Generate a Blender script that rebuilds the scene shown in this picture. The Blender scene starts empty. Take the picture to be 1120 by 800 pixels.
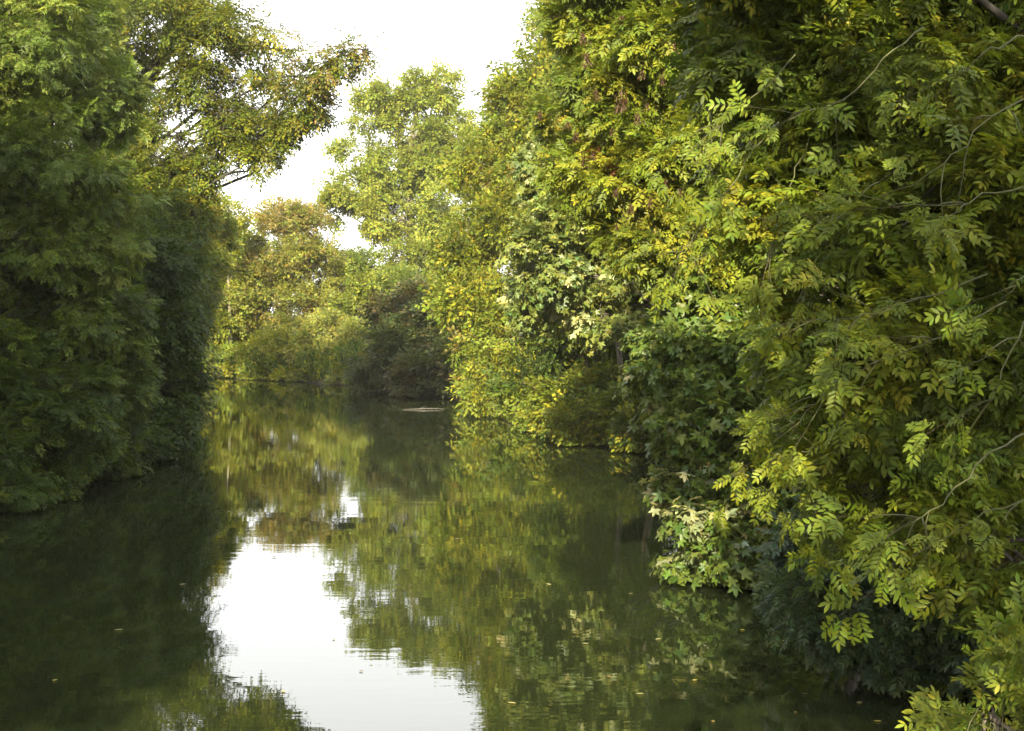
import bpy, math
import numpy as np
from mathutils import Vector

# ------------------------------------------------------------------ camera frame
F = 1538.0            # focal length in pixels of the 1120 px wide photograph
CX, HY = 560.0, 345.0 # principal column, horizon row
CAMZ = 2.6
sc = bpy.context.scene
COL = sc.collection
rng = np.random.default_rng(11)


def P(px, py, d):
    """World point at depth d that the photograph shows at (px, py)."""
    return np.array([(px - CX) / F * d, d, CAMZ - (py - HY) / F * d])


def nrm(v):
    return v / (np.linalg.norm(v, axis=-1, keepdims=True) + 1e-9)


# ------------------------------------------------------------------ materials
def new_mat(name):
    m = bpy.data.materials.new(name)
    m.use_nodes = True
    m.node_tree.nodes.clear()
    return m, m.node_tree.nodes, m.node_tree.links


def leaf_material(name, rough=0.5, trans=0.36, back=0.18, spec=.2):
    m, N, L = new_mat(name)
    out = N.new('ShaderNodeOutputMaterial')
    at = N.new('ShaderNodeAttribute'); at.attribute_name = 'leaf_col'
    geo = N.new('ShaderNodeNewGeometry')
    # underside of a leaf is paler and greyer
    pale = N.new('ShaderNodeMix'); pale.data_type = 'RGBA'
    pale.inputs['B'].default_value = (0.16, 0.19, 0.07, 1)
    mul = N.new('ShaderNodeMath'); mul.operation = 'MULTIPLY'; mul.inputs[1].default_value = back
    L.new(geo.outputs['Backfacing'], mul.inputs[0])
    L.new(mul.outputs[0], pale.inputs['Factor'])
    L.new(at.outputs['Color'], pale.inputs['A'])
    bs = N.new('ShaderNodeBsdfPrincipled')
    bs.inputs['Roughness'].default_value = rough
    bs.inputs['Specular IOR Level'].default_value = spec
    L.new(pale.outputs['Result'], bs.inputs['Base Color'])
    tr = N.new('ShaderNodeBsdfTranslucent')
    tint = N.new('ShaderNodeMix'); tint.data_type = 'RGBA'; tint.blend_type = 'MULTIPLY'
    tint.inputs['Factor'].default_value = 1.0
    tint.inputs['B'].default_value = (1.5, 1.45, 0.75, 1)
    L.new(at.outputs['Color'], tint.inputs['A'])
    L.new(tint.outputs['Result'], tr.inputs['Color'])
    mx = N.new('ShaderNodeMixShader'); mx.inputs[0].default_value = trans
    L.new(bs.outputs[0], mx.inputs[1]); L.new(tr.outputs[0], mx.inputs[2])
    L.new(mx.outputs[0], out.inputs['Surface'])
    return m


def bark_material(name, c0, c1):
    m, N, L = new_mat(name)
    out = N.new('ShaderNodeOutputMaterial'); bs = N.new('ShaderNodeBsdfPrincipled')
    tc = N.new('ShaderNodeTexCoord'); mp = N.new('ShaderNodeMapping')
    mp.inputs['Scale'].default_value = (14, 14, 2.5)
    no = N.new('ShaderNodeTexNoise'); no.inputs['Scale'].default_value = 1.6; no.inputs['Detail'].default_value = 6
    cr = N.new('ShaderNodeValToRGB')
    cr.color_ramp.elements[0].position = 0.35; cr.color_ramp.elements[0].color = (*c0, 1)
    cr.color_ramp.elements[1].position = 0.7; cr.color_ramp.elements[1].color = (*c1, 1)
    bp = N.new('ShaderNodeBump'); bp.inputs['Strength'].default_value = 0.7; bp.inputs['Distance'].default_value = 0.02
    L.new(tc.outputs['Object'], mp.inputs[0]); L.new(mp.outputs[0], no.inputs['Vector'])
    L.new(no.outputs['Fac'], cr.inputs[0]); L.new(cr.outputs[0], bs.inputs['Base Color'])
    L.new(no.outputs['Fac'], bp.inputs['Height']); L.new(bp.outputs[0], bs.inputs['Normal'])
    bs.inputs['Roughness'].default_value = 0.85
    L.new(bs.outputs[0], out.inputs['Surface'])
    return m


M_LEAF = leaf_material('leaf')
M_GLOSS = leaf_material('leaf_glossy', rough=0.42, trans=0.28, back=0.35, spec=.3)
M_BARK = bark_material('bark_dark', (0.035, 0.028, 0.02), (0.11, 0.095, 0.07))
M_BARKD = bark_material('bark_beech', (0.022, 0.018, 0.013), (0.06, 0.052, 0.04))
M_BARKP = bark_material('bark_pale', (0.10, 0.09, 0.055), (0.24, 0.21, 0.13))
M_TWIG = bark_material('bark_twig', (0.035, 0.038, 0.010), (0.085, 0.088, 0.022))
M_BARKR = bark_material('bark_ruddy', (0.07, 0.045, 0.03), (0.2, 0.14, 0.085))

# ------------------------------------------------------------------ mesh helpers
def mesh_obj(name, verts, tris, mat, parent=None, col=None, loc=None, smooth=False):
    me = bpy.data.meshes.new(name)
    v = np.asarray(verts, np.float32); t = np.asarray(tris, np.int32)
    if loc is not None:
        v = v - np.asarray(loc, np.float32)
    me.vertices.add(len(v)); me.vertices.foreach_set('co', v.ravel())
    me.loops.add(t.size); me.loops.foreach_set('vertex_index', t.ravel())
    me.polygons.add(len(t)); me.polygons.foreach_set('loop_start', np.arange(0, t.size, t.shape[1], dtype=np.int32))
    if smooth:
        me.polygons.foreach_set('use_smooth', np.ones(len(t), bool))
    me.update(calc_edges=True)
    if col is not None:
        a = me.attributes.new('leaf_col', 'FLOAT_COLOR', 'POINT')
        c = np.ones((len(v), 4), np.float32); c[:, :3] = col
        a.data.foreach_set('color', c.ravel())
    me.materials.append(mat)
    o = bpy.data.objects.new(name, me); COL.objects.link(o)
    if parent is not None:
        o.parent = parent
    elif loc is not None:
        o.location = tuple(float(x) for x in loc)
    return o


def tag(o, label=None, cat=None, group=None, kind=None):
    for k, v in (('label', label), ('category', cat), ('group', group), ('kind', kind)):
        if v:
            o[k] = v
    return o


def empty(name, loc):
    o = bpy.data.objects.new(name, None); COL.objects.link(o)
    o.location = tuple(float(x) for x in loc); o.empty_display_size = 0.3
    return o


class Tubes:
    """Collects tapered tubes into one woody mesh."""
    def __init__(self): self.v, self.f, self.n = [], [], 0

    def add(self, pts, radii, sides=6):
        pts = np.asarray(pts, float); radii = np.asarray(radii, float); n = len(pts)
        tan = nrm(np.gradient(pts, axis=0))
        ref = np.array([0.31, 0.27, 0.91]) if abs(tan[:, 2]).mean() < 0.8 else np.array([1.0, 0.2, 0.1])
        a = nrm(np.cross(tan, ref)); b = np.cross(tan, a)
        th = np.linspace(0, 2 * np.pi, sides, endpoint=False)
        ring = pts[:, None] + radii[:, None, None] * (np.cos(th)[None, :, None] * a[:, None] + np.sin(th)[None, :, None] * b[:, None])
        self.v.append(ring.reshape(-1, 3))
        i, j = np.meshgrid(np.arange(n - 1), np.arange(sides), indexing='ij')
        j2 = (j + 1) % sides
        q = np.stack([i * sides + j, i * sides + j2, (i + 1) * sides + j2, (i + 1) * sides + j], -1).reshape(-1, 4) + self.n
        self.f += [q[:, [0, 1, 2]], q[:, [0, 2, 3]]]
        k = (n - 1) * sides + self.n
        self.f.append(np.array([[k, k + s, k + s + 1] for s in range(1, sides - 1)]))
        self.n += n * sides

    def build(self, name, mat, parent=None, loc=None):
        return mesh_obj(name, np.concatenate(self.v), np.concatenate(self.f), mat, parent, loc=loc, smooth=True)


def bend(p0, p1, lift=0.0, wob=0.05, n=7, r=None):
    """Curve from p0 to p1, bowed up by lift (fraction of length), slightly crooked."""
    r = r or rng
    p0 = np.asarray(p0, float); p1 = np.asarray(p1, float)
    d = np.linalg.norm(p1 - p0)
    c = (p0 + p1) / 2 + np.array([0, 0, lift * d]) + r.normal(0, wob * d, 3)
    t = np.linspace(0, 1, n)[:, None]
    w = r.normal(0, wob * d * 0.18, (n, 3)); w[0] = 0; w[-1] = 0
    return (1 - t) ** 2 * p0 + 2 * t * (1 - t) * c + t ** 2 * p1 + w


# ------------------------------------------------------------------ leaf templates
def leaf_shape(kind, w):
    if kind == 'o4':
        v = [(0, 0, 0), (.45, w / 2, .05), (1, 0, -.04), (.45, -w / 2, .05)]
        f = [(0, 2, 1), (0, 3, 2)]
    elif kind == 'o8':
        v = [(0, 0, 0), (.28, w * .44, .03), (.65, w * .46, .01), (1, 0, -.08), (.65, -w * .46, .01), (.28, -w * .44, .03), (.28, 0, -.01), (.65, 0, -.03)]
        f = [(0, 6, 1), (6, 7, 2), (6, 2, 1), (7, 3, 2), (0, 5, 6), (5, 4, 7), (5, 7, 6), (4, 3, 7)]
    elif kind == 'palm':
        pol = [(180, .10), (128, .42), (108, .62), (92, .50), (78, .40), (64, .62), (52, .92), (38, .66), (26, .44), (14, .74), (0, 1.0)]
        pts = pol + [(-a, r) for a, r in pol[-2:0:-1]]
        v = [(.12, 0, -.02)] + [(.12 + r * math.cos(math.radians(a)) * .9, r * math.sin(math.radians(a)) * w,   .07 * math.sin(math.radians(a * 3)) - .26 * r * r + .10 * r) for a, r in pts]
        n = len(pts)
        f = [(0, 1 + (i + 1) % n, 1 + i) for i in range(n)]
    return np.array(v, float), np.array(f)


def rot_x(a): c, s = math.cos(a), math.sin(a); return np.array([[1, 0, 0], [0, c, -s], [0, s, c]])
def rot_y(a): c, s = math.cos(a), math.sin(a); return np.array([[c, 0, s], [0, 1, 0], [-s, 0, c]])
def rot_z(a): c, s = math.cos(a), math.sin(a); return np.array([[c, -s, 0], [s, c, 0], [0, 0, 1]])


class Tmpl:
    """A spray of leaves: vertices, triangles, and which leaf each vertex belongs to (-1: wood)."""
    def __init__(self): self.v, self.f, self.l, self.n, self.k = [], [], [], 0, 0

    def leaf(self, kind, w, pos, yaw, pitch, roll, size):
        v, f = leaf_shape(kind, w)
        v = (rot_z(yaw) @ rot_y(-pitch) @ rot_x(roll) @ (v * size).T).T + np.asarray(pos)
        self.v.append(v); self.f.append(f + self.n); self.l.append(np.full(len(v), self.k)); self.n += len(v); self.k += 1

    def twig(self, pts, w):
        pts = np.asarray(pts, float)
        for ax in ((0, 1, 0), (0, 0, 1)):
            o = np.array(ax) * w / 2
            taper = np.linspace(1, .4, len(pts))[:, None]
            v = np.concatenate([pts + o * taper, pts - o * taper]); n = len(pts)
            f = []
            for i in range(n - 1):
                f += [(i, i + 1, n + i + 1), (i, n + i + 1, n + i)]
            self.v.append(v); self.f.append(np.array(f) + self.n); self.l.append(np.full(len(v), -1)); self.n += len(v)
            if w < 0.008:
                break

    def merge(self, other, R, t, s):
        v = (R @ (other[0] * s).T).T + np.asarray(t)
        l = np.where(other[2] >= 0, other[2] + self.k, -1)
        self.v.append(v); self.f.append(other[1] + self.n); self.l.append(l); self.n += len(v); self.k += other[3]

    def done(self):
        return np.concatenate(self.v), np.concatenate(self.f), np.concatenate(self.l), self.k


def compound_leaf(r, lod, pairs=4):
    """Pinnate ash leaf of unit length along +x."""
    t = Tmpl()
    droop = r.uniform(.12, .35)
    z = lambda x: -droop * x * x
    xs = np.linspace(.3, .88, pairs)
    for i, x in enumerate(xs):
        for s in (-1, 1):
            t.leaf(lod, .36, (x + r.uniform(-.01, .01), 0, z(x)), s * r.uniform(.8, 1.1), r.uniform(-.45, .0), s * r.uniform(-.1, .4), r.uniform(.30, .38) * (1.0 if 0 < i < pairs - 1 else .9))
    t.leaf(lod, .36, (.9, 0, z(.9)), r.uniform(-.15, .15), -.4, r.uniform(-.3, .3), .36)
    t.twig([(0, 0, 0), (.5, 0, z(.5)), (.92, 0, z(.92))], .006)
    return t.done()


def ash_spray(r, lod, leaves=7):
    t = Tmpl()
    L = 1.3
    t.twig([(-.3, 0, -.05), (L * .5, 0, .02), (L, 0, 0)], .022)
    for i in range(leaves):
        x = L * (1 - .16 * (i // 2)) - (.0 if i % 2 else .05)
        side = 1 if i % 2 else -1
        yaw = side * r.uniform(.35, 1.25) if i else 0.0
        pitch = r.uniform(-.55, .55)
        c = compound_leaf(r, lod, int(r.integers(4, 6)))
        t.merge(c, rot_z(yaw) @ rot_y(-pitch) @ rot_x(r.uniform(-.5, .5)), (x, 0, 0), r.uniform(.75, 1.1))
    return t.done()


def simple_spray(r, lod, n=14, w=.55, flat=.35, droop=.25, length=4.0):
    """Alternate leaves on a forked twig; unit = one leaf length."""
    t = Tmpl()
    forks = [(0, 0, length)] + [(r.uniform(.2, .6) * length, s * r.uniform(.5, .9), length * r.uniform(.4, .6)) for s in (-1, 1)]
    for k, (x0, yaw, ln) in enumerate(forks):
        dy = math.tan(yaw) if k else 0
        u = np.array([math.cos(yaw), math.sin(yaw), 0])
        b = np.array([x0, 0, -droop * (x0 / length) ** 2 * length * .5])
        zf = lambda s: -droop * .5 * s * s / length
        t.twig([b, b + u * ln * .5 + [0, 0, zf(ln * .5)], b + u * ln + [0, 0, zf(ln)]], .03)
        m = max(3, int(n * ln / length / 2.0))
        for i in range(m):
            s = ln * (i + .6) / m
            side = 1 if i % 2 else -1
            t.leaf(lod, w * r.uniform(.85, 1.15), b + u * s + [0, 0, zf(s) + r.normal(0, .08)], yaw + side * r.uniform(.5, 1.1), r.uniform(-.9, .25) * (flat + .3), r.uniform(-1, 1) * flat * 1.6, r.uniform(.75, 1.15))
        t.leaf(lod, w, b + u * ln + [0, 0, zf(ln)], yaw, -.3, r.uniform(-.3, .3), 1)
    return t.done()


def palm_spray(r, lod='palm', n=9):
    t = Tmpl()
    L = 2.6
    t.twig([(-.4, 0, -.1), (L * .5, 0, .05), (L, 0, 0)], .03)
    for i in range(n):
        x = L * (i + .5) / n; side = 1 if i % 2 else -1
        yaw = side * r.uniform(.2, 1.5); pl = r.uniform(.4, 1.0); pitch = r.uniform(-.1, .9)
        u = np.array([math.cos(yaw) * math.cos(pitch), math.sin(yaw) * math.cos(pitch), math.sin(pitch)])
        p = np.array([x, 0, 0]) + u * pl
        t.leaf(lod, r.uniform(.85, 1.0), p, yaw + r.uniform(-.4, .4), r.uniform(-1.0, .1), r.uniform(-.5, .5), r.uniform(.7, 1.15))
        if lod == 'palm':
            t.twig([(x, 0, 0), p], .02)
    return t.done()


_r = np.random.default_rng(5)
T_ASH8 = [ash_spray(_r, 'o8', 7) for _ in range(10)]
T_ASH4 = [ash_spray(_r, 'o4', 6) for _ in range(10)]
T_SIMPLE = [simple_spray(_r, 'o4', 16, .62, .45, .3) for _ in range(12)]
T_FLAT = [simple_spray(_r, 'o4', 18, .62, .18, .45, 5.0) for _ in range(12)]
T_DROOP = [simple_spray(_r, 'o4', 16, .42, .6, .7, 5.0) for _ in range(12)]
T_NARROW = [simple_spray(_r, 'o4', 22, .26, .7, .8, 4.0) for _ in range(12)]
T_PALM = [palm_spray(_r) for _ in range(12)]
T_O8 = [simple_spray(_r, 'o8', 14, .55, .4, .35) for _ in range(10)]

# ------------------------------------------------------------------ noise for uneven clumps
_nd = nrm(np.random.default_rng(3).normal(size=(14, 3))); _nf = np.random.default_rng(4).uniform(.5, 1.9, 14); _np = np.random.default_rng(6).uniform(0, 6.28, 14)
def noise(p, s):
    """Smooth pseudo noise in about -1..1 with feature size s."""
    q = (p / s) @ _nd.T * _nf * 2.2 + _np
    return np.sin(q).sum(1) / 3.2


# ------------------------------------------------------------------ foliage
WOODCOL = np.array([0.09, 0.075, 0.045])

def scatter(pos, dirs, nor, size, tmpl, cols, r, leafvar=.18, hue=.12):
    """Instantiate spray templates; returns verts, tris, colours."""
    x = nrm(dirs); z = nrm(nor - (nor * x).sum(1, keepdims=True) * x); y = np.cross(z, x)
    R = np.stack([x, y, z], -1)
    which = r.integers(0, len(tmpl), len(pos))
    V, T, C, off = [], [], [], 0
    for k, (tv, tf, tl, nl) in enumerate(tmpl):
        m = np.nonzero(which == k)[0]
        if not len(m):
            continue
        v = np.einsum('nij,vj->nvi', R[m], tv) * size[m][:, None, None] + pos[m][:, None]
        br = 1 + r.normal(0, leafvar, (len(m), nl, 1)).clip(-.45, .6)
        hu = r.normal(0, hue, (len(m), nl, 1))
        lc = cols[m][:, None] * br * np.concatenate([1 + hu * 1.3, 1 + hu * .3, 1 - hu * .6], -1)
        lc = np.concatenate([lc, np.broadcast_to(WOODCOL, (len(m), 1, 3))], 1)
        c = lc[:, tl]
        t = tf[None] + (np.arange(len(m)) * len(tv))[:, None, None] + off
        V.append(v.reshape(-1, 3)); T.append(t.reshape(-1, 3)); C.append(c.reshape(-1, 3)); off += len(m) * len(tv)
    V, T, C = np.concatenate(V), np.concatenate(T), np.concatenate(C).clip(.004, .85)
    keep = V[T, 2].min(1) > 0.015
    return V, T[keep], C


def pick(pal, n, r):
    w = np.array([p[1] for p in pal], float); c = np.array([p[0] for p in pal], float)
    return c[r.choice(len(pal), n, p=w / w.sum())]


def crown(name, parent, lobes, n, size, tmpl, pal, seed, mat=None, sub=9, gap=.0, flat=.8, droop=.15, up=.38, patches=(), loc=(0, 0, 0), subr=(.26, .42), fill=.25, leafvar=.18, clumpvar=.16, hue=.12, twigs=None):
    """lobes: (centre, radii). Sub-clumps on the shell of each lobe carry the leaf sprays."""
    r = np.random.default_rng(seed)
    cc, cr, co = [], [], []
    for c, R in lobes:
        c = np.asarray(c); R = np.asarray(R)
        k = max(4, int(sub * r.uniform(.8, 1.2)))
        d = nrm(r.normal(size=(k, 3)))
        u = r.uniform(.5, .92, (k, 1))
        cc.append(c + d * u * R); co.append(d)
        s = r.uniform(*subr, (k, 1)) * R.mean()
        cr.append(np.concatenate([s * r.uniform(.9, 1.25, (k, 1)), s * r.uniform(.9, 1.25, (k, 1)), s * flat * r.uniform(.8, 1.1, (k, 1))], 1))
    cc, cr, co = np.concatenate(cc), np.concatenate(cr), np.concatenate(co)
    ccol = pick(pal, len(cc), r) * r.normal(1, clumpvar, (len(cc), 1)).clip(.6, 1.5)
    area = (cr[:, 0] * cr[:, 1] + cr[:, 0] * cr[:, 2]) ; p = area / area.sum()
    N = int(n * 1.15 / (1 - gap * .5))
    ci = r.choice(len(cc), N, p=p)
    d = nrm(r.normal(size=(N, 3))); d[:, 2] = np.where(r.random(N) < .35, np.abs(d[:, 2]), d[:, 2])
    inner = r.random(N) < fill
    u = np.where(inner, r.uniform(.15, .8, N), r.uniform(.72, 1.08, N))[:, None]
    pos = cc[ci] + d * u * cr[ci]
    if gap > 0:
        keep = noise(pos + seed * 1.7, cr[:, 0].mean() * 1.1) > (gap * 1.6 - .9)
        pos, d, ci = pos[keep], d[keep], ci[keep]
    cut = (pos[:, 2] > .05) & (np.linalg.norm(pos - np.array([0, 0, CAMZ]), axis=1) > 2.4)
    pos, d, ci = pos[cut], d[cut], ci[cut]
    if len(pos) > n:
        s = r.permutation(len(pos))[:n]; pos, d, ci = pos[s], d[s], ci[s]
    N = len(pos)
    dirs = d * .75 + co[ci] * .55 + r.normal(0, .35, (N, 3)); dirs[:, 2] -= droop * 2
    nor = np.array([0, 0, up * 1.6]) + d * .8 + co[ci] * .3 + r.normal(0, .34, (N, 3))
    cols = np.where((r.random(N) < .6)[:, None], ccol[ci], pick(pal, N, r))
    for pc, pr, col, pb in patches:
        m = (np.linalg.norm(pos - pc, axis=1) < pr * r.uniform(.6, 1.1, N)) & (r.random(N) < pb)
        cols[m] = np.asarray(col) * r.normal(1, .15, (m.sum(), 1)).clip(.5, 1.5)
    V, T, C = scatter(pos, dirs, nor, size * r.uniform(.58, 1.32, N), tmpl, cols, r, leafvar, hue)
    o = mesh_obj(name, V - np.asarray(loc), T, mat or M_LEAF, parent, col=C)
    return o, cc


def tree(name, label, cat, base, lobes, n, size, tmpl, pal, seed, group=None, trunk_top=None, trunk_r=.16, bark=None, stems=1, limb_r=.05, trunk_pts=None, crown_name='crown', twig_every=1, limb_wob=.06, **kw):
    """base: world x, y. lobes: list of (px, py, depth, rx px, ry px[, depth radius m])."""
    r = np.random.default_rng(seed + 500)
    bz = ground_h(base[0], base[1])
    loc = np.array([base[0], base[1], bz])
    root = tag(empty(name, loc), label, cat, group)
    LB = []
    for q in lobes:
        px, py, dd, rx, ry = q[:5]
        a, b = rx / F * dd, ry / F * dd
        LB.append((P(px, py, dd), np.array([a, q[5] if len(q) > 5 else (a + b) / 2, b])))
    cen = np.mean([c for c, _ in LB], 0)
    top = max(c[2] + R[2] * .4 for c, R in LB)
    o, cc = crown(crown_name, root, LB, n, size, tmpl, pal, seed, loc=loc, **kw)
    tb = Tubes()
    tops = []
    for s in range(stems):
        so = min(.35, trunk_r * 3.5); off = np.array([r.normal(0, so), r.normal(0, so), 0]) * (s > 0)
        b = loc + off * 1.0 - [0, 0, .25]
        if trunk_pts is not None and s == 0:
            pts = np.array([b] + [np.asarray(p) for p in trunk_pts])
            # densify
            t0 = np.linspace(0, 1, len(pts)); t1 = np.linspace(0, 1, 16)
            pts = np.stack([np.interp(t1, t0, pts[:, i]) for i in range(3)], 1)
            pts[1:-1] = (pts[:-2] + 2 * pts[1:-1] + pts[2:]) / 4
        else:
            tt = np.array([cen[0] * .6 + b[0] * .4, cen[1] * .6 + b[1] * .4, top]) if trunk_top is None else np.asarray(trunk_top)
            tt = tt + off * 2.5
            pts = bend(b, tt, 0, .05, 14, r)
        rr = trunk_r * (.75 if s else 1) * np.linspace(1, .22, len(pts)); rr[0] *= 1.3
        tb.add(pts, rr, 8); tops.append(pts)
    k = 0
    for (c, R) in LB:
        pts = tops[r.integers(0, len(tops))]
        hd = np.linalg.norm(c[:2] - pts[-1][:2])
        zi = np.clip(c[2] - .45 * np.linalg.norm(c[:2] - loc[:2]), bz + .5, pts[:, 2].max() - .1)
        i = int(np.argmin(np.abs(pts[:, 2] - zi)))
        lp = bend(pts[i], c, .12, limb_wob, 8, r)
        ln = np.linalg.norm(c - pts[i])
        tb.add(lp, np.linspace(min(limb_r * (0.6 + ln * .12), trunk_r * .6), .012, 8), 5)
    for j in range(0, len(cc), twig_every):
        d = [np.linalg.norm(cc[j] - c) for c, _ in LB]; c = LB[int(np.argmin(d))][0]
        tb.add(bend(c + r.normal(0, .05, 3), cc[j], .08, .08, 5, r), np.linspace(.016, .005, 5) * (1 + limb_r * 4), 4)
    t = tb.build('trunk', bark or M_BARK, None)
    t.data.transform(__import__('mathutils').Matrix.Translation(-Vector(loc))); t.parent = root
    return root, LB


# ------------------------------------------------------------------ river, ground, water
RIGHT = [(4.6, -45), (4.3, -10), (4.0, 4), (3.6, 10), (3.3, 14), (3.2, 22), (2.9, 27), (1.6, 31), (.5, 36), (-.8, 41), (-2.6, 46), (-5.3, 51), (-8.5, 55.5), (-12, 58.5), (-20, 61), (-60, 66)]
LEFT = [(-60, 51), (-22, 49), (-14.5, 46.5), (-11.2, 42.5), (-9.4, 36), (-7.6, 27), (-7.0, 21), (-6.9, 16), (-6.2, 9), (-3.9, 3), (-2.8, -4), (-2.6, -45)]
POLY = np.array(RIGHT + LEFT, float)

def river_sd(p):
    """Signed distance to the river outline, positive on land."""
    p = np.atleast_2d(p).astype(float)
    a = POLY; b = np.roll(POLY, -1, 0)
    best = np.full(len(p), 1e9); inside = np.zeros(len(p), bool)
    for i in range(len(a)):
        e = b[i] - a[i]; w = p - a[i]
        t = np.clip((w @ e) / (e @ e), 0, 1)
        best = np.minimum(best, np.linalg.norm(w - t[:, None] * e, axis=1))
        c = (a[i][1] > p[:, 1]) != (b[i][1] > p[:, 1])
        xi = a[i][0] + (p[:, 1] - a[i][1]) / (b[i][1] - a[i][1] + 1e-12) * e[0]
        inside ^= c & (p[:, 0] < xi)
    return np.where(inside, -best, best)


def ground_np(p):
    d = river_sd(p)
    p3 = np.concatenate([p, np.zeros((len(p), 1))], 1)
    wob = noise(p3, 1.3) * .05 + noise(p3, 6.0) * .08
    land = np.minimum(.06 + d * .75, .55) + np.minimum(d * .02, 1.0) + wob * np.clip(d, 0, 1)
    bed = np.maximum(d * .6, -1.3)
    return np.where(d > 0, land, bed)


def ground_h(x, y):
    return float(ground_np(np.array([[x, y]], float))[0])


def axis(lo, hi, step, far):
    core = np.arange(lo, hi + 1e-6, step)
    g = [lo - (2.0 * 1.45 ** k) for k in range(40)]; g = [x for x in g if x > -far][::-1]
    h = [hi + (2.0 * 1.45 ** k) for k in range(40)]; h = [x for x in h if x < far]
    return np.array(g + list(core) + h)

gx = axis(-26, 14, .4, 900); gy = axis(-20, 72, .45, 900)
GX, GY = np.meshgrid(gx, gy, indexing='ij')
gp = np.stack([GX.ravel(), GY.ravel()], 1)
gz = ground_np(gp)
nx, ny = len(gx), len(gy)
i, j = np.meshgrid(np.arange(nx - 1), np.arange(ny - 1), indexing='ij')
quad = np.stack([i * ny + j, (i + 1) * ny + j, (i + 1) * ny + j + 1, i * ny + j + 1], -1).reshape(-1, 4)

m, N, L = new_mat('bank_soil')
out = N.new('ShaderNodeOutputMaterial'); bs = N.new('ShaderNodeBsdfPrincipled'); bs.inputs['Roughness'].default_value = .95
tc = N.new('ShaderNodeTexCoord')
n1 = N.new('ShaderNodeTexNoise'); n1.inputs['Scale'].default_value = .8; n1.inputs['Detail'].default_value = 5
n2 = N.new('ShaderNodeTexNoise'); n2.inputs['Scale'].default_value = 22; n2.inputs['Detail'].default_value = 4
r1 = N.new('ShaderNodeValToRGB')
r1.color_ramp.elements[0].color = (.028, .022, .013, 1); r1.color_ramp.elements[1].color = (.045, .055, .018, 1)
r1.color_ramp.elements[0].position = .42; r1.color_ramp.elements[1].position = .6
r2 = N.new('ShaderNodeValToRGB')
r2.color_ramp.elements[0].color = (.5, .45, .4, 1); r2.color_ramp.elements[1].color = (1.5, 1.35, 1.1, 1)
mm = N.new('ShaderNodeMix'); mm.data_type = 'RGBA'; mm.blend_type = 'MULTIPLY'; mm.inputs['Factor'].default_value = 1
bp = N.new('ShaderNodeBump'); bp.inputs['Strength'].default_value = .8; bp.inputs['Distance'].default_value = .05
L.new(tc.outputs['Object'], n1.inputs['Vector']); L.new(tc.outputs['Object'], n2.inputs['Vector'])
L.new(n1.outputs['Fac'], r1.inputs[0]); L.new(n2.outputs['Fac'], r2.inputs[0])
L.new(r1.outputs[0], mm.inputs['A']); L.new(r2.outputs[0], mm.inputs['B']); L.new(mm.outputs['Result'], bs.inputs['Base Color'])
L.new(n2.outputs['Fac'], bp.inputs['Height']); L.new(bp.outputs[0], bs.inputs['Normal']); L.new(bs.outputs[0], out.inputs['Surface'])
go = mesh_obj('ground', np.stack([gp[:, 0], gp[:, 1], gz], 1), quad, m, smooth=True)
tag(go, kind='structure')

# water: calm, murky olive, with faint ripples across the view
m, N, L = new_mat('river_water')
out = N.new('ShaderNodeOutputMaterial'); bs = N.new('ShaderNodeBsdfPrincipled')
bs.inputs['Base Color'].default_value = (.011, .015, .005, 1)
bs.inputs['Roughness'].default_value = .008
bs.inputs['IOR'].default_value = 1.62
tc = N.new('ShaderNodeTexCoord')
def wave(scale, noise_scale, dist, amp):
    mp = N.new('ShaderNodeMapping'); mp.inputs['Scale'].default_value = scale
    no = N.new('ShaderNodeTexNoise'); no.inputs['Scale'].default_value = noise_scale; no.inputs['Detail'].default_value = 2.5
    L.new(tc.outputs['Object'], mp.inputs[0]); L.new(mp.outputs[0], no.inputs['Vector'])
    mu = N.new('ShaderNodeMath'); mu.operation = 'MULTIPLY'; mu.inputs[1].default_value = amp
    L.new(no.outputs['Fac'], mu.inputs[0])
    return mu
wa = wave((.8, 3.2, 1), 1.2, 0, 1.0)
wb = wave((2.2, 7.5, 1), 1.7, 0, .22)
ad = N.new('ShaderNodeMath'); ad.operation = 'ADD'
L.new(wa.outputs[0], ad.inputs[0]); L.new(wb.outputs[0], ad.inputs[1])
# breeze patches: ripples stronger in some places
pn = N.new('ShaderNodeTexNoise'); pn.inputs['Scale'].default_value = .18
L.new(tc.outputs['Object'], pn.inputs['Vector'])
pr = N.new('ShaderNodeMapRange'); pr.inputs[1].default_value = .4; pr.inputs[2].default_value = .65; pr.inputs[3].default_value = .45; pr.inputs[4].default_value = 1.2
L.new(pn.outputs['Fac'], pr.inputs[0])
hm = N.new('ShaderNodeMath'); hm.operation = 'MULTIPLY'
L.new(ad.outputs[0], hm.inputs[0]); L.new(pr.outputs[0], hm.inputs[1])
bp = N.new('ShaderNodeBump'); bp.inputs['Strength'].default_value = 1.0; bp.inputs['Distance'].default_value = .0011
L.new(hm.outputs[0], bp.inputs['Height']); L.new(bp.outputs[0], bs.inputs['Normal'])
L.new(bs.outputs[0], out.inputs['Surface'])
wv = np.array([(-62, -46, 0), (12, -46, 0), (12, 68, 0), (-62, 68, 0)], float)
tag(mesh_obj('water', wv, np.array([[0, 1, 2, 3]]), m), kind='structure')

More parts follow.
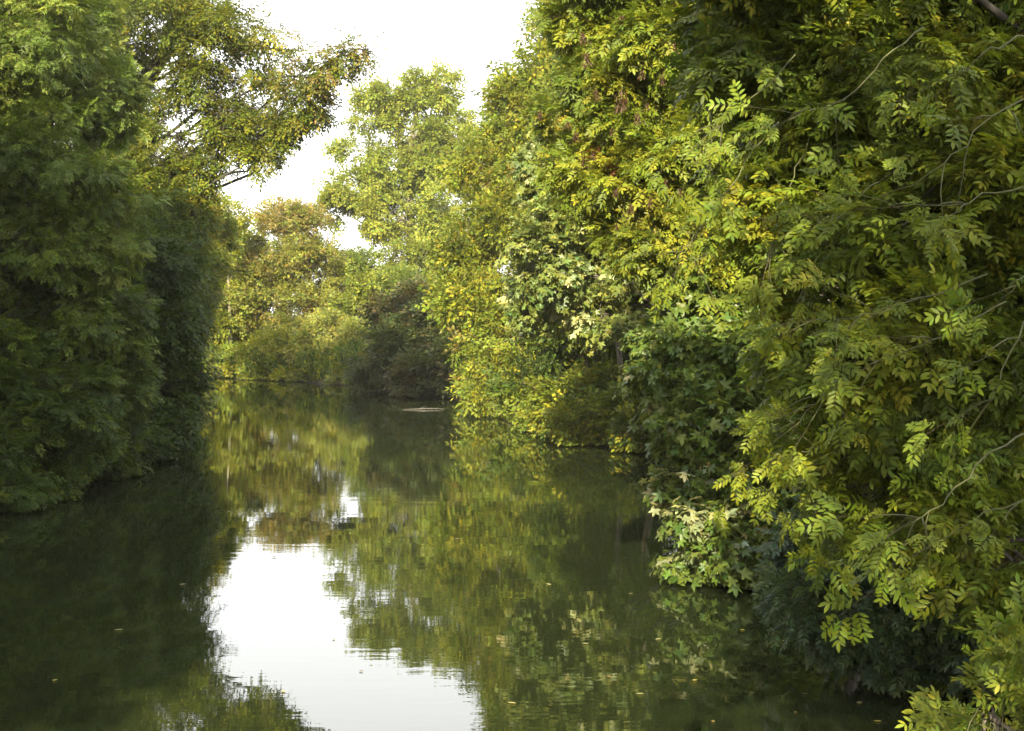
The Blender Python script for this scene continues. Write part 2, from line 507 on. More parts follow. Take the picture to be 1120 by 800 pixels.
# ------------------------------------------------------------------ palettes (linear albedo)
G_MID = [((.080, .112, .010), 4), ((.108, .136, .011), 3), ((.056, .086, .009), 3)]
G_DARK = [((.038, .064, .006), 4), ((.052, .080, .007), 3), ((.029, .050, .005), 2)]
G_LIGHT = [((.150, .178, .022), 4), ((.178, .192, .024), 3), ((.118, .152, .018), 3)]
G_YEL = [((.165, .178, .014), 4), ((.195, .190, .014), 2), ((.128, .156, .013), 4)]
G_BEECH = [((.085, .105, .010), 4), ((.130, .130, .011), 3), ((.065, .090, .010), 3), ((.17, .145, .012), 1)]
G_RUDDY = [((.165, .155, .026), 3), ((.180, .145, .028), 3), ((.130, .145, .020), 5), ((.19, .13, .034), .6)]
G_ASH = [((.100, .132, .010), 4), ((.128, .152, .011), 3), ((.080, .110, .010), 3), ((.165, .170, .014), 1)]
G_SYC = [((.072, .106, .014), 4), ((.092, .128, .017), 3), ((.056, .088, .013), 3), ((.18, .20, .08), .3)]
YELLOW = (.32, .27, .022); ORANGE = (.34, .19, .03); RED = (.22, .09, .03); BROWN = (.13, .065, .03); PALE = (.36, .36, .19)

def patch(px, py, d, r, col, prob):
    return (P(px, py, d), r, col, prob)

# ================================================================== LEFT BANK
tree('ash_tree', 'tall pale-green ash at the left edge, its upper leaves sunlit above the shaded bank', 'tree', (-9.6, 22.5),
     [(15, 45, 21, 85, 75), (-70, 150, 21.5, 110, 120), (45, 175, 21, 80, 75), (95, 110, 22, 40, 50), (100, 230, 21.5, 50, 55), (20, 265, 21, 95, 50),
 (-30, -50, 22, 110, 70), (70, 20, 22.5, 50, 40)],
     6600, .20, T_ASH4, [((.080, .118, .015), 4), ((.10, .136, .017), 3), ((.064, .096, .012), 3), ((.13, .158, .022), 1.5)], 21, trunk_r=.2, sub=16, gap=.15, droop=.28, bark=M_BARKP, hue=.08)
tree('overhanging_shrub', 'leafy shrub and low ash foliage hanging over the water at the lower left, shade put into the leaf colour', 'shrub', (-9.4, 22.0),
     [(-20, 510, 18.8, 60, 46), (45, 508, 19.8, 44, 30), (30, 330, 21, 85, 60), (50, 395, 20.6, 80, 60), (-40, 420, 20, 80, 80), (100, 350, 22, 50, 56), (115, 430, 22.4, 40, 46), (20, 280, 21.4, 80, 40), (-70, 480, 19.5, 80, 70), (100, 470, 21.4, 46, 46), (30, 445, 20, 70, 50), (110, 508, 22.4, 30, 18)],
     9000, .19, T_ASH4, G_DARK + G_MID[:1], 22, trunk_r=.05, stems=3, trunk_top=P(30, 420, 21.8), limb_r=.018, sub=13, twig_every=3, droop=.35, up=.8)  # upper lobes are low ash foliage; the darker palette puts shade into their colour
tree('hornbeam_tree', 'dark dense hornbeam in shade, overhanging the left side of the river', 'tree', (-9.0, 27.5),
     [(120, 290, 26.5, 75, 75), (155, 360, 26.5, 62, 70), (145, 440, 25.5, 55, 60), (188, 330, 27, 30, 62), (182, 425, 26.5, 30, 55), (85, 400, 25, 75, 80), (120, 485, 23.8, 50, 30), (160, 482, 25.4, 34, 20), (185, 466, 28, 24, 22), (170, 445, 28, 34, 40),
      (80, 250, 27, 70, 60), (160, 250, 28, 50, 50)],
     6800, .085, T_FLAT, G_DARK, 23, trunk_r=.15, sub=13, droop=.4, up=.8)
tree('beech_tree', 'tall spreading beech with dark limbs against the sky and yellowing drooping boughs', 'tree', (-8.7, 32.5),
     [(150, 5, 31, 95, 42), (235, 35, 31, 62, 42), (290, 55, 31, 52, 36), (338, 72, 30.5, 40, 22), (378, 58, 30.5, 26, 10), (312, 112, 31, 38, 34), (285, 150, 31, 27, 28),
      (292, 172, 31, 8, 15), (246, 142, 31, 8, 28), (272, 158, 31, 7, 22), (304, 155, 31, 7, 22), (338, 120, 31, 18, 20), (110, 95, 32, 40, 62), (100, 185, 32, 55, 50), (165, 200, 31.5, 48, 42), (185, 240, 31, 34, 36), (212, 235, 31, 18, 26),  (172, 128, 31.8, 18, 16), (222, 150, 31.2, 10, 22), (95, 60, 32.4, 40, 46), (130, 165, 32.4, 40, 36), (150, 225, 32, 46, 40), (90, 250, 32, 46, 44), (205, 262, 31.5, 18, 26), (130, 75, 32.4, 34, 40), (190, 15, 31.5, 50, 34), (400, 57, 30.4, 15, 8), (388, 66, 30.4, 14, 7), (175, 195, 31.5, 24, 26), (200, 203, 31.3, 22, 16), (208, 226, 31.2, 17, 16), (150, 130, 32, 20, 34), (200, 180, 31.4, 14, 14), (345, 85, 30.6, 24, 18), (243, 128, 31, 12, 30), (262, 142, 31, 9, 28), (280, 174, 31, 5, 18), (316, 142, 31, 7, 20), (215, 190, 31, 12, 20), (196, 150, 31.2, 9, 14), (225, 118, 31.2, 14, 14), (222, 178, 31.2, 20, 16), (240, 172, 31.2, 13, 13), (206, 170, 31.2, 12, 10), (232, 200, 31.2, 10, 12), (190, 190, 31.2, 16, 14), 
      (135, 130, 32, 30, 40), (258, 110, 32, 26, 40), (180, -70, 32, 150, 70), (70, -60, 33, 110, 80), (190, 100, 32, 26, 20), (225, 80, 31, 40, 24)],
     17000, .080, T_FLAT[:5] + T_DROOP[:7], [((.085, .108, .007), 4), ((.125, .135, .009), 3), ((.062, .088, .007), 3), ((.16, .145, .010), 1)], 24, sub=24, subr=(.16, .30), gap=.30, droop=.32, up=.9, fill=.2, flat=.5, trunk_r=.26, limb_r=.036, bark=M_BARKD, twig_every=1, limb_wob=.17,
     trunk_pts=[P(140, 330, 32.5), P(136, 200, 32.3), P(148, 100, 32), P(182, 62, 31.8), P(196, 20, 31.8), P(200, -80, 32), P(190, -190, 32)],
     patches=[patch(360, 60, 30.5, 1.2, (.17, .13, .03), .3), patch(300, 60, 31, 1.2, (.19, .17, .02), .35)])
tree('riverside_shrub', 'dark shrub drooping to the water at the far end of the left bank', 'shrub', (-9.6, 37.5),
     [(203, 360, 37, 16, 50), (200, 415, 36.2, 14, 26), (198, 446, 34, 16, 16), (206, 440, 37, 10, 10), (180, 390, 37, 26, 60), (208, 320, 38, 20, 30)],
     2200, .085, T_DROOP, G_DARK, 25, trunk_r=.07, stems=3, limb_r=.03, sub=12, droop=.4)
tree('lime_tree', 'shaded tree filling the gap behind the ash and hornbeam on the left bank', 'tree', (-14.5, 36),
     [(30, 60, 38, 80, 90), (80, 180, 38, 70, 90), (40, 300, 38, 90, 90), (130, 300, 38, 60, 90), (-60, 180, 38, 90, 120), (80, 390, 37, 90, 50), (150, 400, 38, 40, 50)],
     4500, .13, T_SIMPLE, G_MID, 26, trunk_r=.22, sub=11)

tree('yellowing_tree', 'yellow-green tree leaning out at the bend, between the beech and the ruddy tree', 'tree', (-14.6, 45.0),
     [(232, 252, 50, 18, 22), (244, 262, 50, 10, 14), (228, 280, 50, 16, 24), (218, 245, 49, 26, 30), (212, 290, 48, 24, 34), (240, 236, 50, 9, 10), (205, 330, 47, 24, 34), (222, 312, 49, 10, 18)],
     4200, .095, T_SIMPLE, G_BEECH + G_YEL, 28, up=.16, trunk_r=.18, limb_r=.03, sub=12, droop=.3, gap=.15, bark=M_BARKD)

# ================================================================== FAR BANK
tree('thin_trunk_tree', 'slender bare-trunked tree standing at the water on the far left bend', 'tree', (-12.2, 60.2),
     [(240, 345, 60.5, 22, 42), (232, 392, 60.5, 16, 18), (228, 360, 62, 18, 45), (245, 300, 61, 22, 26), (262, 318, 61, 20, 34), (258, 360, 61.5, 20, 26), (270, 285, 62.5, 18, 24), (252, 238, 60, 15, 16), (244, 266, 60, 18, 22)],
     3500, .12, T_SIMPLE, G_YEL, 31, up=.16, trunk_r=.13, bark=M_BARKP, trunk_pts=[P(252, 380, 60), P(251, 330, 60), P(248, 280, 60.4)], sub=10)
tree('ruddy_tree', 'reddish olive autumn tree with pale twigs at the bend of the river', 'tree', (-10.2, 63),
     [(312, 262, 62.5, 46, 36), (290, 320, 62, 48, 42), (345, 295, 62, 34, 36), (262, 315, 62, 22, 45), (330, 350, 61.5, 42, 36), (275, 365, 61.5, 32, 32), (318, 236, 63, 32, 16), (362, 310, 63, 22, 34)],
     6000, .105, T_SIMPLE, G_RUDDY, 32, up=.16, trunk_r=.2, bark=M_BARKP, sub=14, stems=3, limb_r=.05,
     patches=[patch(350, 300, 62, 2.2, (.16, .17, .02), .7), patch(320, 245, 62.5, 1.6, (.18, .145, .04), .5), patch(330, 345, 61.5, .9, (.33, .22, .03), .5)])
tree('tall_ash_tree', 'tallest tree in the distance, pale green rounded tiers against the white sky', 'tree', (-4.6, 70),
     [(430, 112, 70, 34, 17), (480, 92, 70, 22, 17), (457, 108, 70, 22, 20), (447, 96, 70, 20, 12), (408, 130, 70, 26, 16), (456, 150, 70, 42, 22), (396, 165, 70, 30, 15), (480, 185, 70, 36, 28), (394, 212, 70, 42, 20),
      (440, 240, 69, 50, 28), (492, 230, 69, 34, 40), (366, 232, 70, 18, 12), (440, 287, 68, 28, 22), (480, 300, 68, 40, 34), (500, 135, 70, 14, 20), (364, 205, 70, 14, 10), (500, 165, 70, 22, 30), (440, 324, 68, 38, 24), (430, 190, 70, 30, 20)],
     9600, .14, T_SIMPLE, [((.178, .208, .024), 4), ((.15, .185, .02), 3), ((.20, .218, .03), 2)], 33, up=.16, trunk_r=.3, bark=M_BARKP, sub=9, flat=.55, gap=.16, subr=(.30, .48), clumpvar=.12, limb_r=.07,
     trunk_pts=[P(452, 330, 70), P(450, 250, 70), P(446, 190, 70), P(455, 120, 70), P(470, 95, 70)])
tree('bright_bush', 'low yellow-green bush beside the water under the ruddy tree', 'bush', (-9.6, 58.8),
     [(290, 390, 57.8, 30, 26), (325, 372, 58, 32, 34), (308, 405, 57, 28, 12), (268, 398, 58.4, 18, 18), (345, 398, 56.4, 26, 20), (285, 411, 57, 34, 8), (330, 413, 56, 30, 8), (248, 412, 58.5, 20, 8)],
     3300, .10, T_SIMPLE, G_YEL, 34, up=.16, trunk_r=.05, stems=5, limb_r=.03, sub=12)
tree('rounded_bush', 'rounded olive-green willow bush at the middle of the far bank', 'bush', (-7.0, 57.3),
     [(355, 372, 56.4, 36, 30), (385, 385, 55.4, 28, 32), (360, 398, 55, 34, 20), (392, 408, 53.6, 16, 14), (350, 414, 55, 30, 8), (385, 417, 52.8, 20, 8)],
     2600, .105, T_SIMPLE, [((.15, .165, .025), 3), ((.12, .14, .025), 3), ((.17, .16, .03), 2)], 35, up=.16, trunk_r=.05, stems=5, limb_r=.03, sub=12,
     patches=[patch(366, 365, 56, .4, YELLOW, .7)])
tree('sapling_tree', 'fresh green young tree between the ruddy tree and the dark shaded bush', 'tree', (-6.2, 62),
     [(408, 318, 62, 30, 36), (432, 330, 61, 30, 34), (390, 345, 61, 22, 24), (400, 292, 62, 16, 14), (440, 352, 60, 26, 22)],
     3000, .11, T_SIMPLE, G_LIGHT + G_MID, 36, up=.16, trunk_r=.1, sub=12)
tree('brown_topped_tree', 'distant brownish treetop seen in the notch below the tall pale tree', 'tree', (-9.3, 84),
     [(390, 300, 84, 26, 26), (415, 316, 84, 22, 18), (372, 310, 84, 22, 24), (385, 335, 84, 36, 26), (430, 335, 84, 30, 26)],
     2600, .14, T_SIMPLE, [((.14, .11, .05), 3), ((.10, .10, .035), 2)], 37, trunk_r=.2, sub=10)
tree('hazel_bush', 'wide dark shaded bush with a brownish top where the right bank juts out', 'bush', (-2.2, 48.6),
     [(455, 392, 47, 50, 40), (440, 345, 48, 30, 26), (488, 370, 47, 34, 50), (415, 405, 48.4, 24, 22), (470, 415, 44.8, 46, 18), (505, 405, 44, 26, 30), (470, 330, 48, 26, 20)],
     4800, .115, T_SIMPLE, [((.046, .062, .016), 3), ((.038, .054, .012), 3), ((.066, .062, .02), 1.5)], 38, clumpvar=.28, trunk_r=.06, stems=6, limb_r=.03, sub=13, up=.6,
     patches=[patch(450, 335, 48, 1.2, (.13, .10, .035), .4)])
tree('far_left_tree', 'hazy tree beyond the bend, seen through the gap left of the ruddy tree', 'tree', (-19.5, 74),
     [(250, 260, 76, 30, 36), (235, 320, 76, 34, 44), (210, 300, 76, 36, 60), (240, 375, 75, 40, 34), (285, 380, 75, 40, 30)],
     2800, .14, T_SIMPLE, G_LIGHT, 39, trunk_r=.25, sub=10)

# ================================================================== RIGHT BANK, FAR TO NEAR
tree('willow_tree', 'tall sunlit yellow-green tree, first on the right bank against the open sky', 'tree', (2.6, 41),
     [(562, 128, 38, 30, 36), (532, 196, 38, 30, 42), (585, 88, 38.3, 24, 26), (514, 255, 37.5, 24, 40), (552, 270, 37, 46, 52), (524, 330, 37, 34, 40), (562, 372, 36, 44, 44), (545, 418, 36, 30, 28),
      (632, 50, 38.5, 32, 36), (615, 150, 38, 44, 56), (610, 240, 38, 50, 60), (600, 320, 37, 50, 50), (640, -30, 39, 34, 50), (690, 40, 39, 56, 80), (660, 200, 39, 60, 90), (510, 292, 37.5, 18, 30), (640, 340, 38, 50, 50), (560, 452, 35.4, 30, 10),
      (612, 82, 38.5, 26, 30), (566, 175, 38, 30, 38), (585, 210, 37.5, 40, 46), (598, 14, 38.5, 9, 16), (600, 45, 38.5, 12, 14)],
     15000, .120, T_SIMPLE[:6] + T_NARROW[:6], G_YEL + [((.11, .145, .013), 4)], 41, up=.16, trunk_r=.25, sub=14, gap=.05, bark=M_BARKP, fill=.3,
     patches=[patch(556, 198, 37, .7, (.28, .21, .03), .3), patch(506, 250, 37, .5, (.28, .24, .03), .3), patch(530, 385, 36.5, .9, (.2, .15, .03), .15)])
tree('waterside_bush', 'sunlit bush touching the water below the slender trunks on the right bank', 'bush', (2.6, 28.8),
     [(640, 462, 28.2, 40, 18), (618, 440, 29.5, 30, 22), (690, 452, 27.8, 34, 26), (655, 430, 29.5, 40, 22), (700, 475, 26.6, 24, 16), (590, 455, 31.4, 16, 16)],
     3300, .085, T_SIMPLE, G_YEL + G_MID, 42, trunk_r=.04, stems=5, limb_r=.02, sub=13, up=.5, droop=.3)
tree('field_maple_tree', 'shaded slender multi-stemmed tree above the sunlit waterside bush', 'tree', (3.9, 31.5),
     [(640, 330, 31, 50, 46), (690, 330, 30.5, 44, 50), (600, 370, 32, 40, 40), (660, 395, 33, 46, 26), (720, 290, 28, 40, 60), (650, 260, 29.5, 60, 60), (572, 420, 33.5, 24, 24), (700, 200, 30, 60, 60), (735, 400, 31, 30, 40)],
     5200, .10, T_SIMPLE, G_MID + G_DARK, 43, trunk_r=.09, bark=M_BARKR, stems=1, sub=12)
for k, (pts, lab) in enumerate([
        ([(648, 436, 31), (640, 400, 31), (632, 360, 31.2), (626, 320, 31.4)], 'leaning thin trunk, leftmost of the three bare stems above the sunlit bush'),
        ([(682, 440, 29.3), (678, 395, 29.3), (674, 350, 29.5), (676, 300, 29.8)], 'dim upright trunk, middle one of the three bare stems above the sunlit bush'),
        ([(714, 440, 28), (710, 405, 28), (704, 378, 28), (706, 340, 28.2), (714, 290, 28.4)], 'warm-lit slender trunk, rightmost of the three bare stems above the sunlit bush')]):
    b = P(*pts[0]); base = np.array([b[0] + .12, pts[0][2] + .25]); bz = ground_h(*base); loc = np.array([base[0], base[1], bz])
    root = tag(empty('slender_tree', loc), lab, 'tree', 'slender bare stems on the right bank')
    tb = Tubes(); W = np.array([loc - [0, 0, .3]] + [P(*q) for q in pts]); tb.add(W, np.array([.10, .085, .07, .06, .05, .04][:len(W)]) * (.85 if k == 1 else 1), 8)
    r = np.random.default_rng(800 + k); tip = W[-1]
    LB = [(tip + [r.normal(0, .2), r.normal(0, .2), .5], np.array([.9, .9, .7])), (tip + [r.normal(0, .6), .2, -.1], np.array([.7, .8, .5]))]
    o, cc = crown('crown', root, LB, 260, .10, T_SIMPLE, G_MID, 810 + k, loc=loc, sub=10)
    for c in cc: tb.add(bend(tip, c, .1, .08, 5, r), np.linspace(.022, .006, 5), 4)
    t = tb.build('trunk', M_BARKR if k != 1 else M_BARK); t.data.transform(__import__('mathutils').Matrix.Translation(-Vector(loc))); t.parent = root
tree('sycamore_tree', 'sunlit sycamore with broad pale leaves in the middle of the right bank', 'tree', (3.9, 24),
     [(612, 195, 23.4, 42, 46), (600, 278, 23, 44, 46), (640, 300, 23, 46, 46), (655, 235, 23.6, 40, 40), (596, 330, 23.6, 30, 30), (640, 160, 24, 40, 40), (660, 350, 23, 30, 26), (690, 300, 24, 40, 50)],
     3600, .092, T_PALM, [((.125, .15, .028), 4), ((.15, .17, .035), 3), ((.09, .12, .022), 3), ((.28, .30, .13), .8)], 44, mat=M_GLOSS, trunk_r=.16, sub=11, up=.35, droop=.2,
     patches=[patch(625, 130, 23.5, .8, YELLOW, .3)])
keyed, KL = tree('keyed_ash_tree', 'ash on the right bank hung with clusters of dark brown seed keys', 'tree', (4.4, 15.5),
     [(664, 50, 15.2, 46, 50), (700, 115, 15, 62, 56), (650, 130, 15.4, 36, 36), (742, 40, 14.6, 74, 60), (762, 170, 14.4, 66, 56), (802, 95, 14.4, 60, 80), (702, 205, 14.8, 52, 42), (655, 190, 15.2, 34, 34),
      (700, -40, 15, 90, 60), (830, -20, 15, 90, 70), (830, 180, 14.6, 50, 50), (720, 255, 14.6, 40, 30), (820, 250, 14.4, 46, 40), (640, 10, 15.4, 22, 30)],
     9000, .165, T_ASH8, G_ASH + G_YEL[:1], 45, trunk_r=.2, sub=12, gap=.08, droop=.3, limb_r=.045, hue=.08,
     patches=[patch(612, 112, 15.0, .22, ORANGE, .5), patch(612, 104, 15.2, .4, YELLOW, .3), patch(700, 170, 14.6, .25, YELLOW, .2), patch(680, 165, 14.8, .3, (.2, .09, .03), .5), patch(735, 250, 14, .5, (.2, .2, .016), .35)])
# brown seed keys
M_SEED = leaf_material('seed', rough=.6, trans=.1, back=0.0)
r = np.random.default_rng(77)
kt = Tmpl()
for _k in range(46):
    kt.leaf('o4', .26, (r.normal(0, .32), r.normal(0, .32), -r.uniform(0, 2.3)), r.uniform(0, 6.28), -r.uniform(.9, 1.5), r.uniform(-1, 1), r.uniform(.8, 1.15))
kt.twig([(0, 0, .6), (.05, 0, -.6), (0, .05, -2.2)], .08)
kv, kf, kl, kn = kt.done()
kc = np.array([.042, .023, .008]) * r.normal(1, .3, (kn + 1, 1)).clip(.4, 2)
KEY = None
for (px, py, s) in [(637, 34, 1.1), (642, 57, 1.2), (704, 76, 1), (725, 81, 1), (652, 97, .9), (680, 98, 1.7), (674, 112, 1), (592, 120, 1), (697, 123, 1.1), (621, 132, .8), (628, 143, 1.1), (639, 169, 1),
                    (648, 166, .8), (681, 16, .9), (738, 45, 1.1), (670, 140, .8), (708, 112, .8), (676, 205, .9), (690, 222, 1), (712, 215, .9), (742, 205, .8), (828, 12, 1.3), (674, 244, .8), (728, 196, .8)]:
    d = 13.9 if px > 600 else 14.4
    p = P(px, py, d) - np.array(keyed.location)
    if KEY is None:
        KEY = mesh_obj('seed_cluster', kv * [.050, .050, .042], kf, M_SEED, keyed, col=kc[kl]); o = KEY
    else:
        o = KEY.copy(); COL.objects.link(o); o.parent = keyed
    o.location = tuple(p); o.scale = (s, s, s * r.uniform(.9, 1.15)); o.rotation_euler = (r.normal(0, .15), r.normal(0, .15), r.uniform(0, 6))
tree('low_sycamore_tree', 'shaded sycamore with broad dark leaves hanging down to the water on the right', 'tree', (3.9, 14.6),
     [(782, 560, 13.8, 48, 56), (765, 480, 14, 44, 55), (805, 425, 14.2, 58, 56), (745, 400, 14.4, 42, 46), (835, 560, 13.8, 50, 56), (852, 480, 13.8, 50, 60), (790, 606, 13.5, 44, 26), (770, 340, 14.8, 50, 46), (870, 590, 13.4, 40, 40), (840, 380, 14.2, 50, 50)],
     4200, .082, T_PALM, G_SYC, 46, mat=M_GLOSS, trunk_r=.13, sub=12, up=.35, droop=.25, clumpvar=.12,
     patches=[patch(785, 560, 13.5, .5, PALE, .12), patch(690, 385, 14.2, .3, PALE, .5), patch(830, 575, 13.3, .35, (.2, .2, .07), .3), patch(720, 560, 13.5, .6, (.16, .17, .07), .3)])

# nearest ash, its boughs hanging across the right of the view
near, NL = tree('near_ash_tree', 'nearest ash filling the right of the view with long feathery leaves', 'tree', (5.6, 7.6),
     [(900, 90, 8.0, 90, 100), (1020, 90, 7.4, 110, 110), (880, 240, 7.8, 66, 66), (1000, 250, 7.0, 110, 90), (905, 365, 7.6, 60, 56), (1020, 390, 6.8, 100, 90), (900, 470, 7.6, 50, 44),
      (1000, 520, 6.8, 80, 56), (1090, 590, 6.6, 70, 70), (1120, 250, 7.2, 110, 140), (1130, 60, 7.6, 110, 120), (1140, 440, 7, 90, 110), (960, -60, 8, 150, 80), (1150, -100, 8, 170, 110), (940, 540, 7.4, 40, 40), (850, 30, 8.4, 60, 70), (1240, 300, 8, 150, 250), (690, -240, 6.6, 90, 180), (790, -260, 6.6, 80, 170), (600, -260, 6.8, 70, 150), (860, 10, 8.2, 80, 60), (930, 30, 8.0, 60, 60), (960, 160, 7.6, 80, 60)],  # high lobes over the river are out of view, added to shade the low sycamore
     12000, .138, T_ASH8, G_ASH + [((.065, .10, .010), 2)], 51, trunk_r=.22, sub=12, gap=.05, droop=.3, limb_r=.026, bark=M_BARKD, hue=.08,
     patches=[patch(840, 240, 7.6, .3, (.2, .2, .015), .3), patch(910, 330, 7.4, .2, (.2, .18, .02), .2), patch(880, 510, 7.4, .15, YELLOW, .25), patch(1010, 5, 7, .15, YELLOW, .3)])

def hanging_branch(parent, path, sprays, size, pal, seed, rad=.0044, start=.2, label=None):
    """One long bough of its own, with its own leaf sprays."""
    r = np.random.default_rng(seed)
    W = np.array([P(*q) for q in path]); n = 14
    t0 = np.linspace(0, 1, len(W)); t1 = np.linspace(0, 1, n)
    pts = np.stack([np.interp(t1, t0, W[:, i]) for i in range(3)], 1)
    for _ in range(2): pts[1:-1] = (pts[:-2] + 2 * pts[1:-1] + pts[2:]) / 4
    pts[1:-1] += r.normal(0, .008, (n - 2, 3))
    loc = np.array(parent.location)
    tb = Tubes(); tb.add(pts, np.linspace(rad, rad * .28, n), 6)
    tan = nrm(np.gradient(pts, axis=0))
    pos, dr = [], []
    for k in range(sprays):
        t = 1.0 if k == 0 else r.uniform(start, 1) ** .7
        i = min(n - 1, int(t * (n - 1)))
        d = nrm(tan[i] + (r.normal(0, .75, 3) if k else 0) + np.array([0, 0, -.15]))
        a = pts[i]; b = a + d * (r.uniform(.04, .28) if k else .02)
        if k: tb.add(bend(a, b, .1, .05, 4, r), [rad * .35, .003, .0025, .002], 4)
        pos.append(b); dr.append(d)
    pos, dr = np.array(pos), np.array(dr)
    nor = np.array([-.35, -.55, 1.0]) + r.normal(0, .3, pos.shape)
    sz = size * r.uniform(.65, 1.25, len(pos)); pc = pick(pal, len(pos), r)
    b = tb.build('branch', M_TWIG); M = __import__('mathutils').Matrix.Translation(-Vector(loc)); b.data.transform(M); b.parent = parent
    if label: b['label'] = label
    for k in range(len(pos)):
        V, T, C = scatter(pos[k:k + 1], dr[k:k + 1], nor[k:k + 1], sz[k:k + 1], T_ASH8, pc[k:k + 1], r, .15, .08)
        mesh_obj('leaf_spray', V - loc, T, M_LEAF, b, col=C)

YG = [((.115, .152, .013), 3), ((.14, .165, .015), 2), ((.095, .132, .011), 3)]
YY = [((.135, .162, .012), 4), ((.19, .185, .014), .8), ((.115, .145, .012), 3)]
hanging_branch(near, [(1180, 60, 6.0), (1112, 112, 5.8), (1060, 150, 5.6), (1020, 190, 5.5), (965, 214, 5.5)], 5, 0.117, G_ASH, 901, label='long pale bare twig with leaves only at its tip')
hanging_branch(near, [(1010, 30, 6.6), (975, 55, 6.4), (940, 95, 6.3), (905, 122, 6.2), (850, 120, 6.2)], 6, 0.117, YG, 902)
hanging_branch(near, [(1180, 190, 5.6), (1100, 205, 5.5), (1050, 225, 5.4), (985, 232, 5.4), (930, 205, 5.4)], 5, 0.109, G_ASH, 903)
hanging_branch(near, [(1160, 330, 5.0), (1110, 365, 4.9), (1095, 410, 4.8), (1080, 440, 4.8)], 5, 0.109, YG, 904)
hanging_branch(near, [(1130, 470, 5.2), (1080, 500, 5.0), (1040, 540, 4.9), (1010, 562, 4.8), (985, 572, 4.8)], 7, 0.100, YG, 905, start=.5, label='sunlit yellow-green bough hanging low over the water')
hanging_branch(near, [(900, 120, 7.4), (870, 190, 7.2), (850, 240, 7.0), (838, 290, 6.9)], 10, 0.117, YY, 906, start=.4, label='yellowing bough with orange-tinted leaf stalks')
hanging_branch(near, [(860, 120, 7.6), (800, 200, 7.2), (765, 250, 7.0), (745, 285, 6.9)], 11, 0.117, YY, 907, start=.45, label='yellow bough reaching furthest out over the river')
hanging_branch(near, [(870, 60, 7.2), (820, 110, 7.0), (780, 140, 6.9), (740, 175, 6.8)], 9, 0.125, YG, 908, start=.5)
hanging_branch(near, [(980, 330, 6.8), (930, 400, 6.6), (890, 440, 6.5), (868, 470, 6.5)], 8, 0.113, YY, 909, start=.4)
hanging_branch(near, [(960, 420, 6.8), (900, 480, 6.8), (860, 505, 6.8), (838, 515, 6.8)], 6, 0.109, YY, 910, start=.5)
hanging_branch(near, [(1000, 440, 6.8), (940, 480, 6.7), (905, 520, 6.7), (885, 545, 6.7)], 6, 0.109, YY, 911, start=.5)
hanging_branch(near, [(1180, 520, 5.2), (1120, 548, 5.1), (1070, 560, 5.0), (1020, 600, 5.0)], 4, 0.109, G_ASH, 912)
hanging_branch(near, [(1190, 250, 5.0), (1150, 290, 4.9), (1120, 300, 4.8), (1098, 325, 4.8)], 3, 0.101, YG, 913)
hanging_branch(near, [(1120, 40, 6.2), (1080, 55, 6.0), (1060, 75, 6.0), (1045, 85, 6.0)], 3, 0.101, YG, 914)
hanging_branch(near, [(1100, 330, 6), (1050, 360, 5.9), (980, 390, 5.8), (945, 395, 5.8)], 6, 0.109, G_ASH, 915)
hanging_branch(near, [(1080, 300, 6), (1000, 330, 6), (935, 350, 6), (880, 350, 6)], 7, 0.109, G_ASH, 916)

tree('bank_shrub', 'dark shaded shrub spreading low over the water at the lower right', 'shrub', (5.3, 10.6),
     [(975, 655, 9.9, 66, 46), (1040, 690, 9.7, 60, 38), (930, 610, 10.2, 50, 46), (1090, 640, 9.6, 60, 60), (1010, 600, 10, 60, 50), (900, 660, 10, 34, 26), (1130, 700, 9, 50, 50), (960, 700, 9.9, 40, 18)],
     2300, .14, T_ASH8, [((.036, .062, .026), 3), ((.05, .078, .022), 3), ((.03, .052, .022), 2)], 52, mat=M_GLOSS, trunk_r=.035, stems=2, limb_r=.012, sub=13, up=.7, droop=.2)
corner = tree('ash_sapling', 'small bright ash sapling poking into the bottom right corner', 'sapling', (4.3, 5.2),
     [(1105, 800, 5.0, 40, 40), (1150, 760, 5.0, 50, 50), (1120, 850, 5.0, 60, 60)],
     90, .11, T_ASH8, YG, 53, trunk_r=.025, stems=2, limb_r=.01, sub=7)[0]
hanging_branch(corner, [(1150, 880, 5), (1115, 830, 4.9), (1090, 800, 4.9), (1072, 792, 4.9)], 4, 0.094, YG, 921)
hanging_branch(corner, [(1160, 870, 4.9), (1140, 790, 4.8), (1122, 735, 4.8)], 3, 0.094, YG, 922)
hanging_branch(corner, [(1130, 910, 4.9), (1080, 830, 4.8), (1046, 806, 4.8)], 4, 0.094, YG, 923)

# second row behind the right bank
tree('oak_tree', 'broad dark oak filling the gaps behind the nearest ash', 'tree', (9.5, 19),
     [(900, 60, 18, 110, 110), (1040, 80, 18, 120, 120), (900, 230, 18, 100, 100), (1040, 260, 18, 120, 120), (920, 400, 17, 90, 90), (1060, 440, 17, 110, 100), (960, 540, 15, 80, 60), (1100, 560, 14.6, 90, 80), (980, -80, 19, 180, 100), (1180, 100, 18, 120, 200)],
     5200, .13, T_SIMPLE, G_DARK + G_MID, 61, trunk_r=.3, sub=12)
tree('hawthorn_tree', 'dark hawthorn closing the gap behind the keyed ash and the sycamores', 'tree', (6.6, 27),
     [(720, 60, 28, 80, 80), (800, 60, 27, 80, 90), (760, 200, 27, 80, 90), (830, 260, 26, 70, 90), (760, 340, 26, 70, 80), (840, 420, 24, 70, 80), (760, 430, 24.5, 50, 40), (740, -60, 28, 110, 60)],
     5200, .12, T_SIMPLE, G_DARK + G_MID, 62, trunk_r=.22, sub=12)
